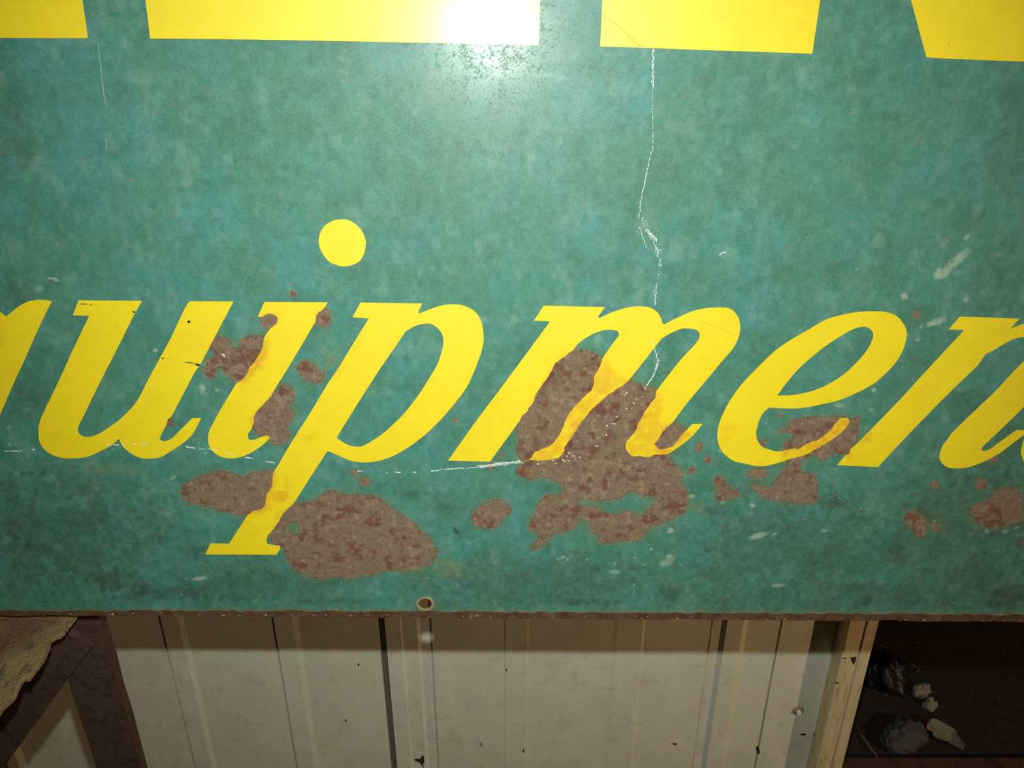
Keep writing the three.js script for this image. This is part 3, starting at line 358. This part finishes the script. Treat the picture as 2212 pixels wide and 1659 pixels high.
{ // timber jamb closing the siding, with a planted stop
  const z1 = -WALL + 0.032, a = onZ(1835, 1342, z1).x, b = onZ(1891, 1342, z1).x;
  const jamb = new THREE.Group(); jamb.name = 'trim_1'; scene.add(jamb); structure(jamb, 'pale timber door jamb at the end of the siding');
  block('jamb_board', a, b, 0, HALL, -WALL - 0.1, z1, M.wood, jamb, 0.3, 0.002);
  block('stop_strip', b - 0.012, b + 0.004, 0, HALL, -WALL - 0.1, z1 + 0.002, M.wood, jamb, 0.3, 0.001);
  const knot = (o) => { const s = new THREE.Shape(o.map(([x, y]) => { const p = onZ(x, y, z1 + 0.0003); return new THREE.Vector2(p.x, p.y); })); const g = new THREE.ExtrudeGeometry(s, { depth: 0.0006, bevelEnabled: false }); g.translate(0, 0, z1 - 0.0001); mesh('dirt_crust', g, M.crust, jamb); };
  knot(ragged([[1838, 1421], [1850, 1419], [1848, 1428], [1844, 1436], [1840, 1429]], 1.2)); knot(ragged(spot(1808, 1475, 5, 1.2, 0.1), 0.7)); knot(ragged(spot(1824, 1422, 5, 1, 0), 0.7));
  const th = structure(block('trim_2', b + 0.004, 2.2, 0, 0.02, onY(2000, 1637, 0.02).z, -WALL + 0.03, M.iron), 'reddish brown timber threshold of the doorway');
  th.geometry = boxUV(th.geometry, 0.4);
}

// ------------------------------------------------------------------ bench under the sign
{
  const top = base.y - 0.002, pts = [[-420, 1300], [-60, 1322], [165, 1328], [133, 1368], [110, 1380], [104, 1400], [88, 1428], [64, 1461], [45, 1467], [36, 1496], [0, 1532], [-120, 1620], [-420, 1620]];
  const bench = thing('work_bench', 'rusty iron bench with a chipped tan plank top carrying the sign', 'bench');
  const s = new THREE.Shape(ragged(pts, 3, 6).map(([x, y]) => { const p = onY(x, y, top); return new THREE.Vector2(p.x, -p.z); }));
  const g = new THREE.ExtrudeGeometry(s, { depth: 0.003, bevelEnabled: true, bevelThickness: 0.001, bevelSize: 0.001, bevelOffset: -0.001, bevelSegments: 1 }); g.rotateX(-Math.PI / 2); g.translate(0, top - 0.0045, 0);
  mesh('plank_top', boxUV(g, 0.35), M.plank, bench).userData.label = 'chipped tan plank';
  // flat iron uprights and brace, their edges eaten by rust
  const bar = (a, b, w, d, k) => { const v = b.clone().sub(a), L = v.length(), e = new THREE.BoxGeometry(w, L, d, 3, 24, 2), p = e.attributes.position; for (let i = 0; i < p.count; i++) { const y = p.getY(i); p.setX(i, p.getX(i) + 0.003 * (fbm(y * 50 + k * 9, p.getX(i) > 0 ? 3 : 8, 3) - 0.5)); p.setZ(i, p.getZ(i) + 0.001 * (vn(y * 90 + k, 5) - 0.5)); } e.computeVertexNormals(); boxUV(e, 0.2);
    const ey = v.normalize(), ez = new THREE.Vector3(0, 0, 1), ex = new THREE.Vector3().crossVectors(ey, ez).normalize(); ez.crossVectors(ex, ey); const m = new THREE.Matrix4().makeBasis(ex, ey, ez); m.setPosition(a.clone().add(b).multiplyScalar(0.5)); e.applyMatrix4(m); return e; };
  const z = base.z - 0.03, lx = (onZ(160, 1480, z).x + onZ(262, 1480, z).x) / 2, lw = onZ(262, 1480, z).x - onZ(160, 1480, z).x, at = (x, y) => new THREE.Vector3(x, y, z);
  mesh('leg', bar(at(lx, 0), at(lx, top - 0.0046), lw, 0.012, 1), M.iron, bench);
  const b0 = onZ(168, 1372, z + 0.011), b1 = onZ(30, 1567, z + 0.011), b2 = b0.clone().addScaledVector(b1.clone().sub(b0).normalize(), 0.55);
  mesh('brace', bar(b2, b0, 0.03, 0.008, 2), M.iron, bench);
  mesh('leg', bar(at(lx - 0.42, 0), at(lx - 0.42, top - 0.0046), lw, 0.012, 3), M.iron, bench);
}

// ------------------------------------------------------------------ litter on the ground inside the doorway
function crumple(w, h, d, seedX, amp, nx = 36, ny = 26) {                          // a crumpled heap: closed below, creased above
  const g = new THREE.SphereGeometry(1, nx, ny), p = g.attributes.position;
  for (let i = 0; i < p.count; i++) { const x = p.getX(i), y = p.getY(i), z = p.getZ(i), a = 1 + amp * (Math.abs(fbm(x * 2.2 + seedX, z * 2.2 + y * 1.7 + 20, 4) - 0.5) * 4 - 0.7); p.setXYZ(i, x * w * a, Math.max(0, y * a * 0.9 + 0.25) * h, z * d * a); }
  g.computeVertexNormals(); return g;
}
const black = new THREE.MeshStandardMaterial({ color: 0x1c1c1e, roughness: 0.42 }), greyRag = new THREE.MeshStandardMaterial({ color: 0x4a4e50, roughness: 0.8 }), paleM = new THREE.MeshStandardMaterial({ color: 0x8d8b7a, roughness: 0.85 });
function ground(name, label, cat, x, y, geo, mat, turn = 0) { const p = onY(x, y, 0.012), m = mesh(name, geo, mat); m.position.set(p.x, 0, p.z); m.rotation.y = turn; return tag(m, label, cat); }
ground('plastic_bag', 'crumpled black plastic bag lying on the earth behind the timber jamb', 'bag', 1912, 1455, crumple(0.05, 0.05, 0.05, 3, 0.35), black, 0.3);
ground('grey_rag', 'crumpled grey rag on the ground just inside the doorway', 'rag', 1950, 1588, crumple(0.05, 0.03, 0.034, 9, 0.3), greyRag, 0.5);
ground('paper_scrap', 'small pale torn paper scrap beside the black bag', 'paper', 1992, 1488, crumple(0.024, 0.02, 0.013, 21, 0.4), paleM, 0.5);
ground('paper_scrap', 'small folded pale paper scrap between bag and leaf', 'paper', 2010, 1518, crumple(0.014, 0.018, 0.012, 27, 0.35), paleM, 0.2);
{ // large curled leaf
  const g = new THREE.PlaneGeometry(1, 1, 10, 16), p = g.attributes.position;
  for (let i = 0; i < p.count; i++) { const u = p.getX(i) * 2, v = p.getY(i) + 0.5, w = 0.002 + 0.021 * Math.pow(Math.sin(Math.PI * clamp(Math.pow(v, 1.5))), 0.75) * (1 + 0.6 * (vn(v * 9, u > 0 ? 4 : 8) - 0.5)); p.setXYZ(i, u * w - 0.03 * v + 0.014 * v * v, 0.006 + 0.012 * u * u + 0.006 * vn(u * 3 + 5, v * 5), 0.034 - v * 0.07); }
  g.computeVertexNormals(); const back = g.clone(); back.translate(0, -0.0012, 0); const ix = back.index.array; for (let i = 0; i < ix.length; i += 3) { const t = ix[i]; ix[i] = ix[i + 1]; ix[i + 1] = t; }
  back.computeVertexNormals(); ground('dry_leaf', 'large pale curled dry leaf on the ground inside the doorway', 'leaf', 2052, 1588, mergeGeometries([g, back]), paleM, 0.35);
}
function wire(name, label, cat, pts, r, mat) { const c = new THREE.CatmullRomCurve3(pts.map(([x, y, h]) => onY(x, y, h))); return tag(mesh(name, new THREE.TubeGeometry(c, 30, r, 6), mat), label, cat); }
wire('cord', 'thin grey cord lying behind the black bag', 'cord', [[1898, 1393, 0.003], [1915, 1400, 0.003], [1940, 1416, 0.003], [1965, 1434, 0.003], [1984, 1444, 0.003], [1980, 1452, 0.003]], 0.0018, greyRag);
wire('twig', 'thin straight twig lying beside the jamb', 'twig', [[1861, 1588, 0.004], [1875, 1608, 0.006], [1897, 1638, 0.004]], 0.0013, paleM);

// ------------------------------------------------------------------ lamps outside the frame
{
  const lamp = thing('work_lamp', 'warm bulb in a metal work lamp hung across from the doorway', 'lamp', [2.2, 1.28, 0.45]);
  const shade = new THREE.LatheGeometry([[0.03, 0.1], [0.05, 0.08], [0.11, 0], [0.113, 0], [0.053, 0.083], [0.032, 0.103]].map(p => new THREE.Vector2(...p)), 32); mesh('lamp_shade', shade, M.dark, lamp).rotation.set(0.3, 0, Math.PI / 2 - 3.3);
  mesh('bulb', new THREE.SphereGeometry(0.03, 20, 14), new THREE.MeshStandardMaterial({ color: 0xffe0b0, emissive: 0xffb060, emissiveIntensity: 3 }), lamp);
  const cable = new THREE.CylinderGeometry(0.004, 0.004, HALL - 1.36, 8); cable.translate(0, (HALL - 1.36) / 2 + 0.08, 0); mesh('cable', cable, M.dark, lamp);
  const l = new THREE.PointLight(0xffd3a2, 4.0, 0, 2); l.position.set(2.16, 1.28, 0.41); l.castShadow = true; l.shadow.radius = 1.5; scene.add(l);
}

renderer.render(scene, camera);
